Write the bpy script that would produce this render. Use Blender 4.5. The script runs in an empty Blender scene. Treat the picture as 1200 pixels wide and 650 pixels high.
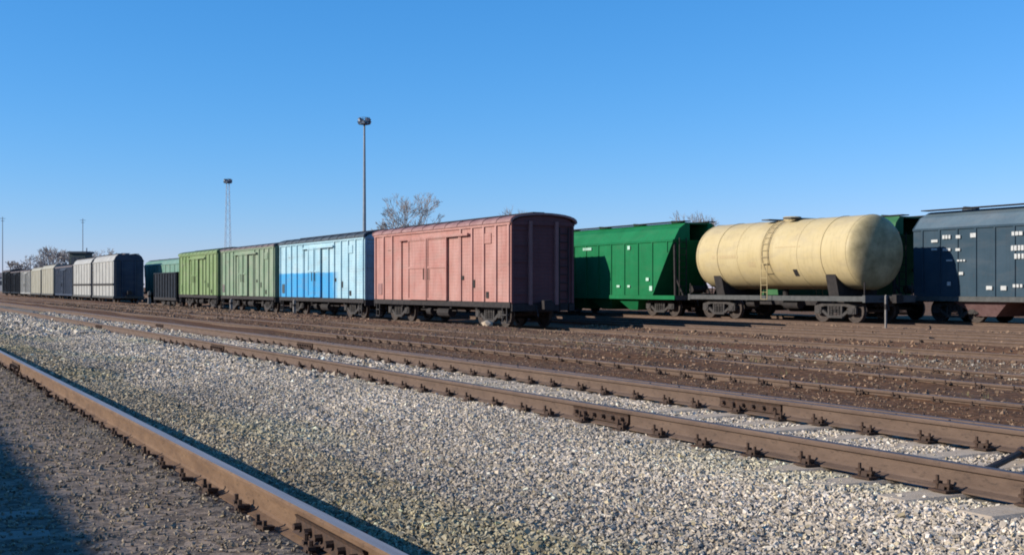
import bpy, math, random
import numpy as np
from mathutils import Vector, Matrix
random.seed(7); rng = np.random.default_rng(11)
R = math.radians
sc = bpy.context.scene
C = sc.collection

# ------------------------------------------------------------------ camera, sky, sun, exposure
EYE = 1.13
TH = math.atan(748 / 1400.0)            # tracks run along +Y, the camera is turned right of them
cam = bpy.data.cameras.new('camera'); cam_o = bpy.data.objects.new('camera', cam); C.objects.link(cam_o)
cam_o.location = (0, 0, EYE); cam_o.rotation_euler = (R(90), 0, -TH)
cam.sensor_width = 36; cam.lens = 42.0; cam.shift_y = 11 / 1200.0
cam.clip_start = 0.05; cam.clip_end = 6000
sc.camera = cam_o
SUN_EL, SUN_AZ = 23.0, 284.0            # azimuth clockwise from +Y
world = bpy.data.worlds.new('World'); sc.world = world; world.use_nodes = True
wt = world.node_tree; bg = wt.nodes['Background']
sky = wt.nodes.new('ShaderNodeTexSky'); sky.sky_type = 'NISHITA'; sky.sun_disc = False
sky.sun_elevation = R(SUN_EL); sky.sun_rotation = R(SUN_AZ)
sky.air_density = 1.0; sky.dust_density = 0.0; sky.ozone_density = 6.0; sky.altitude = 50
# clear winter air as the camera recorded it: one colour response over the whole sky
sep = wt.nodes.new('ShaderNodeSeparateColor'); cmbw = wt.nodes.new('ShaderNodeCombineColor')
wt.links.new(sky.outputs[0], sep.inputs[0])
for i_, (pw, kk) in enumerate(((1.394, .524), (.813, 1.309), (.706, 2.202))):
    mn = wt.nodes.new('ShaderNodeMath'); mn.operation = 'MINIMUM'; mn.inputs[1].default_value = 7.0
    pn = wt.nodes.new('ShaderNodeMath'); pn.operation = 'POWER'; pn.inputs[1].default_value = pw
    kn = wt.nodes.new('ShaderNodeMath'); kn.operation = 'MULTIPLY'; kn.inputs[1].default_value = kk
    wt.links.new(sep.outputs[i_], mn.inputs[0]); wt.links.new(mn.outputs[0], pn.inputs[0]); wt.links.new(pn.outputs[0], kn.inputs[0]); wt.links.new(kn.outputs[0], cmbw.inputs[i_])
wt.links.new(cmbw.outputs[0], bg.inputs[0]); bg.inputs[1].default_value = 0.098
sun = bpy.data.lights.new('sun', 'SUN'); sun.energy = 5.0; sun.angle = R(0.5); sun.color = (1.0, 0.93, 0.82)
sun_o = bpy.data.objects.new('sun', sun); C.objects.link(sun_o); sun_o.location = (-60, 10, 60)
sv = Vector((math.sin(R(SUN_AZ)) * math.cos(R(SUN_EL)), math.cos(R(SUN_AZ)) * math.cos(R(SUN_EL)), math.sin(R(SUN_EL))))
sun_o.rotation_euler = sv.to_track_quat('Z', 'Y').to_euler()
sc.view_settings.view_transform = 'Standard'; sc.view_settings.look = 'None'
sc.view_settings.exposure = 0.35; sc.view_settings.gamma = 1.0
sc.cycles.max_bounces = 5; sc.cycles.filter_width = 1.9
try: sc.cycles.use_denoising = True
except Exception: pass

# survey helpers: where a sight line meets a plane parallel with the tracks
def ratio(x):
    u = (x - 600) / 1400.0; t = math.tan(TH)
    return (t + u) / (1 - u * t)
def along(x, X): return X / ratio(x)                       # Y along the track at offset X
def dist(X, Y): return X * math.sin(TH) + Y * math.cos(TH)
def on_face(x, y, X):
    Y = along(x, X); return Y, EYE - (y - 336) * dist(X, Y) / 1400.0
def spot(x, d):
    u = (x - 600) / 1400.0
    return d * (math.sin(TH) + u * math.cos(TH)), d * (math.cos(TH) - u * math.sin(TH))

# ------------------------------------------------------------------ mesh helpers
class MB:
    def __init__(s): s.v = []; s.f = []; s.m = []
    def add(s, vs, fs, mi=0):
        b = len(s.v); s.v += [tuple(p) for p in vs]
        for f in fs: s.f.append(tuple(b + i for i in f)); s.m.append(mi)
        return s
    def box(s, x0, x1, y0, y1, z0, z1, mi=0):
        return s.add([(x0,y0,z0),(x1,y0,z0),(x1,y1,z0),(x0,y1,z0),(x0,y0,z1),(x1,y0,z1),(x1,y1,z1),(x0,y1,z1)],
              [(0,3,2,1),(4,5,6,7),(0,1,5,4),(1,2,6,5),(2,3,7,6),(3,0,4,7)], mi)
    def tube(s, p0, p1, r0, r1=None, n=8, mi=0, cap=True):
        r1 = r0 if r1 is None else r1
        p0 = Vector(p0); p1 = Vector(p1); d = (p1 - p0).normalized()
        a = d.orthogonal().normalized(); b = d.cross(a)
        vs = [p0 + (a*math.cos(2*math.pi*i/n) + b*math.sin(2*math.pi*i/n))*r0 for i in range(n)]
        vs += [p1 + (a*math.cos(2*math.pi*i/n) + b*math.sin(2*math.pi*i/n))*r1 for i in range(n)]
        fs = [(i, (i+1) % n, n+(i+1) % n, n+i) for i in range(n)]
        if cap: fs += [tuple(reversed(range(n))), tuple(range(n, 2*n))]
        return s.add(vs, fs, mi)
    def bar(s, p0, p1, w, h, mi=0):                     # rectangular bar; w across, h in the other direction
        p0 = Vector(p0); p1 = Vector(p1); d = (p1 - p0).normalized()
        up = Vector((0,0,1)) if abs(d.z) < .95 else Vector((0,1,0))
        a = d.cross(up).normalized(); b = a.cross(d)
        q = [(-1,-1),(1,-1),(1,1),(-1,1)]
        vs = [p0 + a*(i*w/2) + b*(j*h/2) for i, j in q] + [p1 + a*(i*w/2) + b*(j*h/2) for i, j in q]
        return s.add(vs, [(3,2,1,0),(4,5,6,7),(0,1,5,4),(1,2,6,5),(2,3,7,6),(3,0,4,7)], mi)
    def prism_y(s, prof, y0, y1, mi=0):                 # profile of (x, z)
        n = len(prof)
        vs = [(x, y0, z) for x, z in prof] + [(x, y1, z) for x, z in prof]
        return s.add(vs, [(i, (i+1) % n, n+(i+1) % n, n+i) for i in range(n)] + [tuple(reversed(range(n))), tuple(range(n, 2*n))], mi)
    def prism_x(s, prof, x0, x1, mi=0):                 # profile of (y, z)
        n = len(prof)
        vs = [(x0, y, z) for y, z in prof] + [(x1, y, z) for y, z in prof]
        return s.add(vs, [(i, (i+1) % n, n+(i+1) % n, n+i) for i in range(n)] + [tuple(reversed(range(n))), tuple(range(n, 2*n))], mi)
    def loft(s, rings, mi=0, cap=True):
        n = len(rings[0]); vs = [p for r in rings for p in r]; fs = []
        for k in range(len(rings)-1):
            fs += [(k*n+i, k*n+(i+1) % n, (k+1)*n+(i+1) % n, (k+1)*n+i) for i in range(n)]
        if cap: fs += [tuple(reversed(range(n))), tuple(range((len(rings)-1)*n, len(rings)*n))]
        return s.add(vs, fs, mi)
    def mesh(s, name, mats, smooth=False):
        me = bpy.data.meshes.new(name); me.from_pydata(s.v, [], s.f)
        for m in (mats if isinstance(mats, (list, tuple)) else [mats]): me.materials.append(m)
        if any(s.m): me.polygons.foreach_set('material_index', s.m)
        bm = bmesh.new(); bm.from_mesh(me); bmesh.ops.recalc_face_normals(bm, faces=bm.faces); bm.to_mesh(me); bm.free()
        if smooth:
            me.shade_smooth()
            try: me.set_sharp_from_angle(angle=R(38))
            except Exception: pass
        me.update(); return me
    def build(s, name, mats, parent=None, loc=None, smooth=False):
        return link(name, s.mesh(name, mats, smooth), parent, loc)
import bmesh
def link(name, me, parent=None, loc=None, rot=None):
    o = bpy.data.objects.new(name, me); C.objects.link(o); o.parent = parent
    if loc is not None: o.location = loc
    if rot is not None: o.rotation_euler = rot
    return o
def tag(o, label, cat, group=None):
    o['label'] = label; o['category'] = cat
    if group: o['group'] = group
    return o
def thing(name, label, cat, loc, rz=0, group=None):
    o = link(name, None, None, loc, (0, 0, rz)); o.empty_display_size = .3
    return tag(o, label, cat, group)

# ------------------------------------------------------------------ materials
def new_mat(name):
    m = bpy.data.materials.new(name); m.use_nodes = True
    nt = m.node_tree; return m, nt, nt.nodes['Principled BSDF']
def N(nt, t, **kw):
    n = nt.nodes.new(t)
    for k, v in kw.items(): setattr(n, k, v)
    return n
def noise(nt, vec, scale, detail=4, rough=.6):
    n = N(nt, 'ShaderNodeTexNoise'); n.inputs['Scale'].default_value = scale
    n.inputs['Detail'].default_value = detail; n.inputs['Roughness'].default_value = rough
    nt.links.new(vec, n.inputs['Vector']); return n.outputs['Fac']
def maprange(nt, val, a, b, c=0, d=1):
    n = N(nt, 'ShaderNodeMapRange'); n.inputs[1].default_value = a; n.inputs[2].default_value = b
    n.inputs[3].default_value = c; n.inputs[4].default_value = d; nt.links.new(val, n.inputs[0]); return n.outputs[0]
def mix(nt, fac, a, b, mode='MIX'):
    n = N(nt, 'ShaderNodeMix', data_type='RGBA', blend_type=mode)
    for sock, v in ((n.inputs[0], fac), (n.inputs[6], a), (n.inputs[7], b)):
        if hasattr(v, 'node'): nt.links.new(v, sock)
        elif isinstance(v, (int, float)): sock.default_value = v
        else: sock.default_value = (*v, 1)
    return n.outputs[2]
def math_n(nt, op, a, b=None):
    n = N(nt, 'ShaderNodeMath', operation=op)
    for sock, v in ((n.inputs[0], a), (n.inputs[1], b)):
        if v is None: continue
        if hasattr(v, 'node'): nt.links.new(v, sock)
        else: sock.default_value = v
    return n.outputs[0]
def mapping(nt, vec, scale):
    n = N(nt, 'ShaderNodeMapping'); n.inputs['Scale'].default_value = scale; nt.links.new(vec, n.inputs[0]); return n.outputs[0]
def bump(nt, h, p, strength=.3, distance=.02):
    n = N(nt, 'ShaderNodeBump'); n.inputs['Strength'].default_value = strength; n.inputs['Distance'].default_value = distance
    nt.links.new(h, n.inputs['Height']); nt.links.new(n.outputs[0], p.inputs['Normal'])

def paint(name, col, faded, rust=(.09, .045, .03), rustiness=.5, rough=.65, planks=0, streak=.5, two_tone=None, dents=.35, dust=.35, spill=False):
    """weathered wagon paint: faded blotches, run-down dirt streaks, chips of rust, board relief"""
    m, nt, p = new_mat(name)
    tc = N(nt, 'ShaderNodeTexCoord').outputs['Object']
    base = mix(nt, maprange(nt, noise(nt, tc, .9, 5), .35, .68), col, faded)
    if two_tone:                                       # a repainted area: colour, y0, z1
        c2, y0, z1 = two_tone
        sx = N(nt, 'ShaderNodeSeparateXYZ'); nt.links.new(tc, sx.inputs[0])
        wob = noise(nt, tc, 2.2, 3)
        a = maprange(nt, math_n(nt, 'ADD', sx.outputs[1], math_n(nt, 'MULTIPLY', wob, .9)), y0 - .1, y0 + .9)
        b = maprange(nt, math_n(nt, 'ADD', sx.outputs[2], math_n(nt, 'MULTIPLY', wob, .12)), z1 + .05, z1 - .02)
        base = mix(nt, math_n(nt, 'MULTIPLY', a, b), base, c2)
    st = noise(nt, mapping(nt, tc, (4.5, 4.5, .22)), 1.6, 6, .75)
    base = mix(nt, math_n(nt, 'MULTIPLY', maprange(nt, st, .5, .75), streak), base, [c * .38 + .012 for c in col])
    ch = noise(nt, mapping(nt, tc, (1, 1, .55)), 4.5, 8, .78)
    base = mix(nt, math_n(nt, 'MULTIPLY', maprange(nt, ch, .6, .68), rustiness), base, rust)
    du = noise(nt, mapping(nt, tc, (.6, .6, 2.5)), 1.1, 4)
    base = mix(nt, maprange(nt, du, .5, .8, 0, dust), base, (.24, .2, .17))
    if spill:                                          # runs of dried product below the manhole, darker olive ends, browner lower shell
        sx = N(nt, 'ShaderNodeSeparateXYZ'); nt.links.new(tc, sx.inputs[0])
        ay = math_n(nt, 'ABSOLUTE', sx.outputs[1])
        run = noise(nt, mapping(nt, tc, (.5, 5, .5)), 1.7, 5, .7)
        base = mix(nt, math_n(nt, 'MULTIPLY', maprange(nt, math_n(nt, 'ADD', ay, math_n(nt, 'MULTIPLY', run, .5)), .75, .45), maprange(nt, run, .38, .6, .1, .5)), base, (.22, .155, .075))
        gr = noise(nt, tc, 1.3, 5, .65)
        base = mix(nt, math_n(nt, 'MULTIPLY', maprange(nt, ay, 4.6, 5.2), maprange(nt, gr, .38, .65, .1, .75)), base, (.13, .11, .05))
        zr_ = math_n(nt, 'ADD', sx.outputs[2], math_n(nt, 'MULTIPLY', run, .8))
        base = mix(nt, maprange(nt, zr_, 2.1, 1.6, 0, .3), base, (.22, .165, .085))
    nt.links.new(base, p.inputs['Base Color'])
    p.inputs['Roughness'].default_value = rough
    p.inputs['Specular IOR Level'].default_value = .2
    h = math_n(nt, 'MULTIPLY', noise(nt, tc, 2.2, 4), dents)
    if planks:
        sx = N(nt, 'ShaderNodeSeparateXYZ'); nt.links.new(tc, sx.inputs[0])
        fr = math_n(nt, 'FRACT', math_n(nt, 'MULTIPLY', sx.outputs[2], 1 / planks))
        h = math_n(nt, 'ADD', h, maprange(nt, math_n(nt, 'ABSOLUTE', math_n(nt, 'SUBTRACT', fr, .5)), .4, .5, .45, 0))
    bump(nt, h, p, .55, .03)
    return m
def plain(name, col, col2=None, rough=.8, scale=6, metallic=0, bumps=.25, spec=.3):
    m, nt, p = new_mat(name)
    tc = N(nt, 'ShaderNodeTexCoord').outputs['Object']
    c2 = col2 or [c * .55 for c in col]
    f = noise(nt, tc, scale, 6, .68)
    nt.links.new(mix(nt, maprange(nt, f, .35, .68), col, c2), p.inputs['Base Color'])
    p.inputs['Roughness'].default_value = rough; p.inputs['Metallic'].default_value = metallic
    p.inputs['Specular IOR Level'].default_value = spec
    bump(nt, noise(nt, tc, scale * 4, 5, .7), p, bumps, .01)
    return m

M = {}
M['red'] = paint('faded_red_paint', (.36, .165, .135), (.415, .23, .195), planks=.13, streak=.6, rustiness=.55)
M['red_rib'] = paint('paler_pink_rib_paint', (.40, .20, .165), (.46, .26, .225), streak=.45, rustiness=.5)  # lighter than the walls: rib highlights put into the colour
M['red_post_shaded'] = paint('shade_dimmed_post_paint', (.19, .095, .085), (.25, .13, .12), streak=.4, rustiness=.4)  # side paint dimmed: shade of the end painted into its posts
M['red_dark'] = paint('dark_red_and_end_shade_paint', (.11, .042, .042), (.14, .055, .055), planks=.13, streak=.5, dust=.08)  # red boxcar's ends: shade painted in; the hidden boxcar's own colour
M['blue'] = paint('pale_blue_paint', (.27, .44, .51), (.37, .52, .57), planks=.13, streak=.5, rustiness=.5, two_tone=((.05, .28, .52), -2.6, 2.28))
M['olive'] = paint('grey_green_paint', (.155, .23, .145), (.24, .28, .20), planks=.13, streak=.5)
M['lime'] = paint('leaf_green_paint', (.145, .215, .085), (.20, .26, .125), planks=.13, streak=.4)
M['green'] = paint('hopper_green_paint', (.003, .118, .038), (.006, .15, .052), streak=.45, rustiness=.2, dust=.06, rough=.75)
M['green_old'] = paint('old_green_paint', (.02, .10, .035), (.05, .14, .06), streak=.55, rustiness=.4, dust=.1)
M['teal'] = paint('washed_teal_paint', (.09, .20, .15), (.16, .25, .20), streak=.4)
M['slate'] = paint('slate_paint', (.022, .047, .068), (.034, .060, .083), streak=.4, rustiness=.3, dust=.1)
M['slate_sunlit'] = paint('sunlit_slate_shoulder_paint', (.075, .11, .135), (.10, .14, .165), streak=.3, rustiness=.25, dust=.2)  # slate lightened for the roof shoulder: sunlight painted into the colour
M['cream'] = paint('cream_tank_paint', (.47, .365, .185), (.50, .40, .22), rust=(.22, .12, .05), rustiness=.22, streak=.32, rough=.5, dents=.12, spill=True)
M['white'] = paint('chalky_grey_paint', (.29, .285, .265), (.37, .36, .33), streak=.4, rustiness=.3)
M['yellow'] = paint('dusty_cream_paint', (.28, .265, .205), (.34, .32, .26), streak=.4)
M['grey'] = paint('dull_grey_paint', (.24, .24, .23), (.31, .31, .29), streak=.5)
M['dark'] = paint('blackened_paint', (.006, .008, .012), (.012, .015, .02), streak=.3, rustiness=.2, dust=.05)
M['navy'] = paint('navy_and_end_shade_paint', (.03, .042, .066), (.045, .058, .085), streak=.4, dust=.15)
M['roof'] = plain('weathered_roof_sheet', (.10, .085, .08), (.20, .16, .15), .7, 2)
M['roof_red'] = plain('rusty_roof_sheet', (.22, .11, .10), (.30, .175, .155), .7, 2)
M['roof_blue'] = plain('blackish_roof_sheet', (.035, .05, .06), (.08, .09, .1), .7, 2)
M['under'] = plain('grimy_underframe', (.018, .016, .016), (.04, .033, .03), .85, 5)
M['bogie'] = plain('dusty_bogie_steel', (.036, .033, .031), (.066, .058, .054), .85, 6)
M['wheel'] = plain('wheel_steel', (.045, .035, .03), (.09, .07, .06), .7, 8, .3)
M['frame_grey'] = plain('grey_frame_steel', (.055, .057, .055), (.09, .09, .086), .8, 5)
M['chute'] = plain('dull_red_chute', (.12, .065, .062), (.18, .11, .105), .8, 5)
M['mark'] = plain('white_stencil_paint', (.55, .55, .52), (.3, .3, .29), .7, 20)
M['mark_dark'] = plain('worn_stencil_paint', (.40, .29, .15), (.52, .40, .22), .7, 20)
M['mark_green'] = plain('pale_green_stencil_paint', (.45, .62, .5), (.3, .5, .38), .7, 20)
M['clip'] = plain('dark_rusty_fastening', (.035, .022, .016), (.075, .04, .024), .8, 30)
M['concrete'] = plain('dusty_sleeper_concrete', (.40, .305, .21), (.46, .37, .275), .95, 7, bumps=.5)
M['concrete_dirty'] = plain('grimy_sleeper_concrete', (.20, .165, .135), (.27, .23, .195), .95, 5, bumps=.5)
M['timber'] = plain('old_brown_sleeper_timber', (.06, .042, .031), (.10, .073, .058), .95, 6, bumps=.6)
M['mast'] = plain('galvanised_mast_steel', (.15, .18, .21), (.21, .24, .27), .6, 3, .2)
M['mast_pale'] = plain('haze_paled_mast_steel', (.40, .43, .46), (.5, .52, .55), .6, 3, .2)  # lattice mast paled: distance haze put into the steel colour
M['lamp'] = plain('lamp_housing', (.06, .08, .11), (.1, .12, .15), .5, 8)
M['bark'] = plain('grey_bark', (.22, .20, .195), (.30, .28, .27), .95, 9)
M['postwhite'] = plain('chipped_white_post_paint', (.22, .2, .18), (.14, .125, .115), .8, 14)
M['cabin'] = plain('dark_green_cladding', (.05, .07, .06), (.075, .09, .08), .8, 3)
M['cabin_pale'] = plain('pale_render', (.34, .33, .32), (.42, .41, .39), .9, 2)
M['hill'] = plain('far_scrub', (.11, .10, .09), (.16, .145, .13), 1, .2)
m, nt, p = new_mat('dark_window_glass'); p.inputs['Base Color'].default_value = (.02, .03, .04, 1); p.inputs['Roughness'].default_value = .1; M['glass'] = m
m, nt, p = new_mat('lamp_glass'); p.inputs['Base Color'].default_value = (.35, .4, .45, 1); p.inputs['Roughness'].default_value = .15; M['lens'] = m

def rail_mats(tag_, side, side2, top, top_rough):
    m, nt, p = new_mat('rail_side_' + tag_)
    tc = N(nt, 'ShaderNodeTexCoord').outputs['Object']
    v = mapping(nt, tc, (1, .35, 1))
    c = mix(nt, maprange(nt, noise(nt, v, 9, 6, .7), .35, .7), side, side2)
    c = mix(nt, maprange(nt, noise(nt, v, 45, 4, .7), .55, .7, 0, .7), c, [x * .4 for x in side])
    nt.links.new(c, p.inputs['Base Color']); p.inputs['Roughness'].default_value = .85
    bump(nt, noise(nt, tc, 90, 4), p, .4, .004)
    m2, nt, p = new_mat('rail_head_' + tag_)
    tc = N(nt, 'ShaderNodeTexCoord').outputs['Object']
    v = mapping(nt, tc, (6, .12, 6))
    nt.links.new(mix(nt, maprange(nt, noise(nt, v, 7, 4), .35, .7), top, [x * .72 for x in top]), p.inputs['Base Color'])
    p.inputs['Metallic'].default_value = .45 if top_rough <= .5 else .2; p.inputs['Roughness'].default_value = top_rough
    return [m, m2]
RAIL_NEAR = rail_mats('worn', (.095, .05, .024), (.17, .098, .052), (.36, .32, .30), .5)
RAIL_OLD = rail_mats('rusty', (.085, .052, .035), (.13, .083, .057), (.09, .07, .062), .55)

# ground: zones of ballast and dirt that run with the tracks
m, nt, p = new_mat('yard_ground')
tc = N(nt, 'ShaderNodeTexCoord').outputs['Object']
sx = N(nt, 'ShaderNodeSeparateXYZ'); nt.links.new(tc, sx.inputs[0])
wob = math_n(nt, 'ADD', math_n(nt, 'MULTIPLY', math_n(nt, 'SUBTRACT', noise(nt, mapping(nt, tc, (1, .3, 1)), 1.1, 6, .65), .5), 1.6),
             math_n(nt, 'MULTIPLY', math_n(nt, 'SUBTRACT', noise(nt, tc, 9, 3), .5), .25))
xf = maprange(nt, math_n(nt, 'ADD', sx.outputs[0], wob), 0, 40)
ramp = N(nt, 'ShaderNodeValToRGB'); nt.links.new(xf, ramp.inputs[0]); cr = ramp.color_ramp
K = np.array((1.10, .77, .48))
stops = [(0, (.19, .15, .12)), (1.5, (.185, .14, .105)), (1.9, (.17, .155, .125)), (3.1, (.23, .215, .185)), (4.6, (.30, .275, .24)),
         (6.7, (.31, .28, .245)), (7.2, (.13, .092, .07)), (9.8, (.115, .078, .058)), (13.0, (.12, .085, .066)), (14.4, (.20, .165, .14)),
         (15.6, (.19, .155, .13)), (16.6, (.135, .088, .068)), (22, (.14, .10, .08)), (30, (.15, .105, .085)), (39.9, (.15, .115, .095))]
while len(cr.elements) < len(stops): cr.elements.new(.5)
for e, (x, c) in zip(cr.elements, stops): e.position = x / 40; e.color = (*(np.array(c) * (K if x > 7 else 1)), 1)
vor = N(nt, 'ShaderNodeTexVoronoi'); vor.inputs['Scale'].default_value = 17; nt.links.new(tc, vor.inputs['Vector'])
hs = N(nt, 'ShaderNodeSeparateColor'); nt.links.new(vor.outputs['Color'], hs.inputs[0])
val = maprange(nt, hs.outputs[0], 0, 1, .45, 1.5)
col = mix(nt, 1.0, ramp.outputs[0], (1, 1, 1), 'MULTIPLY')
cmb = N(nt, 'ShaderNodeCombineColor')
for i in range(3): nt.links.new(val, cmb.inputs[i])
col = mix(nt, .8, ramp.outputs[0], cmb.outputs[0], 'MULTIPLY')
st = noise(nt, mapping(nt, tc, (1.6, .25, 1)), 1.5, 6, .7)
col = mix(nt, maprange(nt, st, .48, .72, 0, .6), col, (.075, .055, .045))
st2 = noise(nt, mapping(nt, tc, (2.2, .18, 1)), .9, 6, .7)
col = mix(nt, maprange(nt, st2, .55, .75, 0, .45), col, (.27, .23, .20))
nt.links.new(col, p.inputs['Base Color']); p.inputs['Roughness'].default_value = 1; p.inputs['Specular IOR Level'].default_value = .1
bump(nt, math_n(nt, 'ADD', maprange(nt, vor.outputs['Distance'], 0, .06, 1, 0), math_n(nt, 'MULTIPLY', noise(nt, tc, 5, 5), 1.5)), p, .9, .035)
M['ground'] = m
m, nt, p = new_mat('crushed_stone')
va = N(nt, 'ShaderNodeVertexColor'); va.layer_name = 'stone_colour'
tc = N(nt, 'ShaderNodeTexCoord').outputs['Object']
nt.links.new(mix(nt, maprange(nt, noise(nt, tc, 60, 3), .3, .75, 0, .5), va.outputs[0], (.12, .10, .085)), p.inputs['Base Color'])
p.inputs['Roughness'].default_value = .95; p.inputs['Specular IOR Level'].default_value = .2
M['stone'] = m
m, nt, p = new_mat('dry_grass')
p.inputs['Base Color'].default_value = (.22, .20, .085, 1); p.inputs['Roughness'].default_value = .9
M['grass'] = m

# ------------------------------------------------------------------ terrain
PX = [-600, -14, -6, -1.2, .6, 1.25, 1.55, 1.66, 1.78, 2.1, 2.5, 3.3, 4.3, 4.8, 5.2, 7.2, 10.2, 11.2, 14, 17.4, 18.9, 19.7, 23.4, 24.6, 28, 33.2, 37.5, 42, 60, 700]
PZ = [-.5, -.3, -.12, -.010, -.006, .008, .022, .0, -.10, -.12, -.10, -.09, -.03, -.006, -.02, -.03, -.06, -.11, -.12, -.15, -.34, -.50, -.50, -.40, -.42, -.44, -.46, -.46, -.45, -.6]
_ph = rng.uniform(0, 6.28, (14, 2)); _fr = np.concatenate([rng.uniform(.5, 1.6, 7), rng.uniform(2, 5.5, 7)]); _an = rng.uniform(0, 6.28, 14)
def lumps(X, Y):
    s = 0
    for k in range(14):
        s = s + np.sin(_fr[k]*(X*np.cos(_an[k])*1.3 + Y*np.sin(_an[k])*.6) + _ph[k, 0]) * (.35 if k < 7 else .14)
    return s
def ground_z(X, Y):
    X = np.asarray(X, float); Y = np.asarray(Y, float)
    amp = np.interp(X, [-2, 1, 2.6, 3.6, 4.6, 7.0, 8, 11, 15, 18, 19.5, 24, 27, 33, 60], [.02, .008, .02, .025, .01, .008, .012, .03, .035, .035, .015, .02, .03, .015, .03])
    return np.interp(X, PX, PZ) + amp * lumps(X, Y)
gx = np.concatenate([-np.geomspace(900, 20, 14), np.arange(-18, -2, 1.0), np.arange(-2, 12, .11), np.arange(12, 45, .4), 45 + np.geomspace(1, 1200, 18)])
gy = np.concatenate([-np.geomspace(300, 10, 8), np.arange(-8, 2, .8), np.arange(2, 30, .22), np.arange(30, 130, .9), 130 + np.geomspace(1.2, 3000, 30)])
GX, GY = np.meshgrid(gx, gy, indexing='ij'); GZ = ground_z(GX, GY)
nx, ny = len(gx), len(gy)
idx = np.arange(nx*ny).reshape(nx, ny)
quads = np.stack([idx[:-1, :-1], idx[1:, :-1], idx[1:, 1:], idx[:-1, 1:]], -1).reshape(-1, 4)
def np_mesh(name, verts, faces, mat):
    me = bpy.data.meshes.new(name); k = faces.shape[1]
    me.vertices.add(len(verts)); me.vertices.foreach_set('co', verts.astype(np.float32).ravel())
    me.loops.add(faces.size); me.loops.foreach_set('vertex_index', faces.astype(np.int32).ravel())
    me.polygons.add(len(faces)); me.polygons.foreach_set('loop_start', np.arange(0, faces.size, k, dtype=np.int32))
    me.materials.append(mat); me.update(calc_edges=True); me.shade_flat(); return me
gm = np_mesh('yard_ground', np.stack([GX, GY, GZ], -1).reshape(-1, 3), quads, M['ground']); gm.shade_smooth()
g = link('ground', gm); g['kind'] = 'structure'

# ------------------------------------------------------------------ tracks
CACHE = {}
def cached(key, fn):
    if key not in CACHE: CACHE[key] = fn()
    return CACHE[key]
RAILP = [(-.066, 0), (.066, 0), (.066, .010), (.018, .025), (.009, .038), (.009, .108), (.033, .119), (.035, .138), (.029, .15),
         (-.029, .15), (-.035, .138), (-.033, .119), (-.009, .108), (-.009, .038), (-.018, .025), (-.066, .010)]
def rail_mesh(y0, y1, mats, seg=None):
    b = MB(); n = len(RAILP)
    vs = [(x, y0, z) for x, z in RAILP] + [(x, y1, z) for x, z in RAILP]
    for i in range(n):
        b.add([vs[i], vs[(i+1) % n], vs[n+(i+1) % n], vs[n+i]], [(0, 1, 2, 3)], 1 if i == 8 else 0)
    b.add(vs[:n], [tuple(range(n))]); b.add(vs[n:], [tuple(range(n))])
    return b.mesh('rail', mats)
def sleeper_mesh(mat, hl=1.35):
    b = MB()
    rings = []
    for x, zt, w in ((-hl, -.02, .125), (-hl+.04, 0, .12), (-.35, -.01, .11), (.35, -.01, .11), (hl-.04, 0, .12), (hl, -.02, .125)):
        rings.append([(x, -w-.03, -.2), (x, w+.03, -.2), (x, w, zt-.015), (x, w-.02, zt), (x, -w+.02, zt), (x, -w, zt-.015)])
    b.loft(rings); return b.mesh('sleeper', mat)
def clip_mesh():
    b = MB()
    b.box(-.05, .045, -.065, .065, 0, .012)
    b.prism_y([(-.022, .012), (.045, .012), (.055, .035), (-.015, .042)], -.022, .022)
    b.tube((-.005, .042, .01), (-.005, .042, .085), .011, n=6)
    b.tube((-.005, -.042, .01), (-.005, -.042, .07), .011, n=6)
    b.box(-.02, .014, .022, .06, .038, .054); b.box(-.02, .014, -.06, -.022, .03, .046)
    return b.mesh('rail_clip', M['clip'])
CLIP = clip_mesh(); SLEEP = {}
def track(cx, zs, label, mat, rmats, y_first, n_sleep, rail_y=(-14, 900), clips=True, spacing=.54, far=True, tilt=.012, clip_z=.002, hl=1.35):
    t = thing('railway_track', label, 'railway track', (cx, 0, zs), group='railway tracks of the yard')
    rm = rail_mesh(rail_y[0], rail_y[1], rmats)
    for s in (-1, 1): link('rail', rm, t, (s*.80, 0, 0))
    if (mat.name, hl) not in SLEEP: SLEEP[mat.name, hl] = sleeper_mesh(mat, hl)
    sm = SLEEP[mat.name, hl]
    for k in range(n_sleep):
        y = y_first + k*spacing + random.uniform(-.02, .02)
        so = link('sleeper', sm, t, (random.uniform(-.03, .03), y, random.uniform(-.012, .004)), (0, 0, random.uniform(-tilt, tilt)))
        if clips and k < 44:
            for xr in (-.80, .80):
                for s in (-1, 1):
                    link('rail_clip', CLIP, so, (xr + s*.112, random.uniform(-.01, .01), clip_z), (0, 0, (0 if s < 0 else math.pi) + random.uniform(-.12, .12)))
    if far:                                             # the sleepers too far off to pick apart
        b = MB(); y = y_first + n_sleep*spacing
        while y < 190:
            b.box(-1.35, 1.35, y-.12, y+.12, -.15, random.uniform(-.015, .003)); y += spacing
        o = b.build('distant_sleepers', mat, t); o['kind'] = 'stuff'
    return t
XA, XB, XC, XE, XD = .90, 6.13, 8.85, 13.0, 21.6
TA = track(XA, 0, 'nearest railway track with orange rusty rail running from lower centre to left edge', M['concrete_dirty'], RAIL_NEAR, 1.6, 62, hl=1.08)
TB = track(XB, 0, 'second railway track with brown rails and pale concrete sleeper ends beside the grey gravel', M['concrete'], RAIL_OLD, 2.02, 80)
track(XC, -.135, 'third railway track with brown timbers sunk in dark dirt behind the gravel', M['timber'], RAIL_OLD, 3.3, 80, clip_z=.07)
track(XE, -.215, 'half buried old track in the middle of the brown dirt strip', M['timber'], RAIL_OLD, 6.0, 60, clip_z=.075, far=False)
track(XD, -.52, 'railway track carrying the red, blue and green boxcars', M['timber'], RAIL_OLD, 12.0, 50, clips=False)
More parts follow.
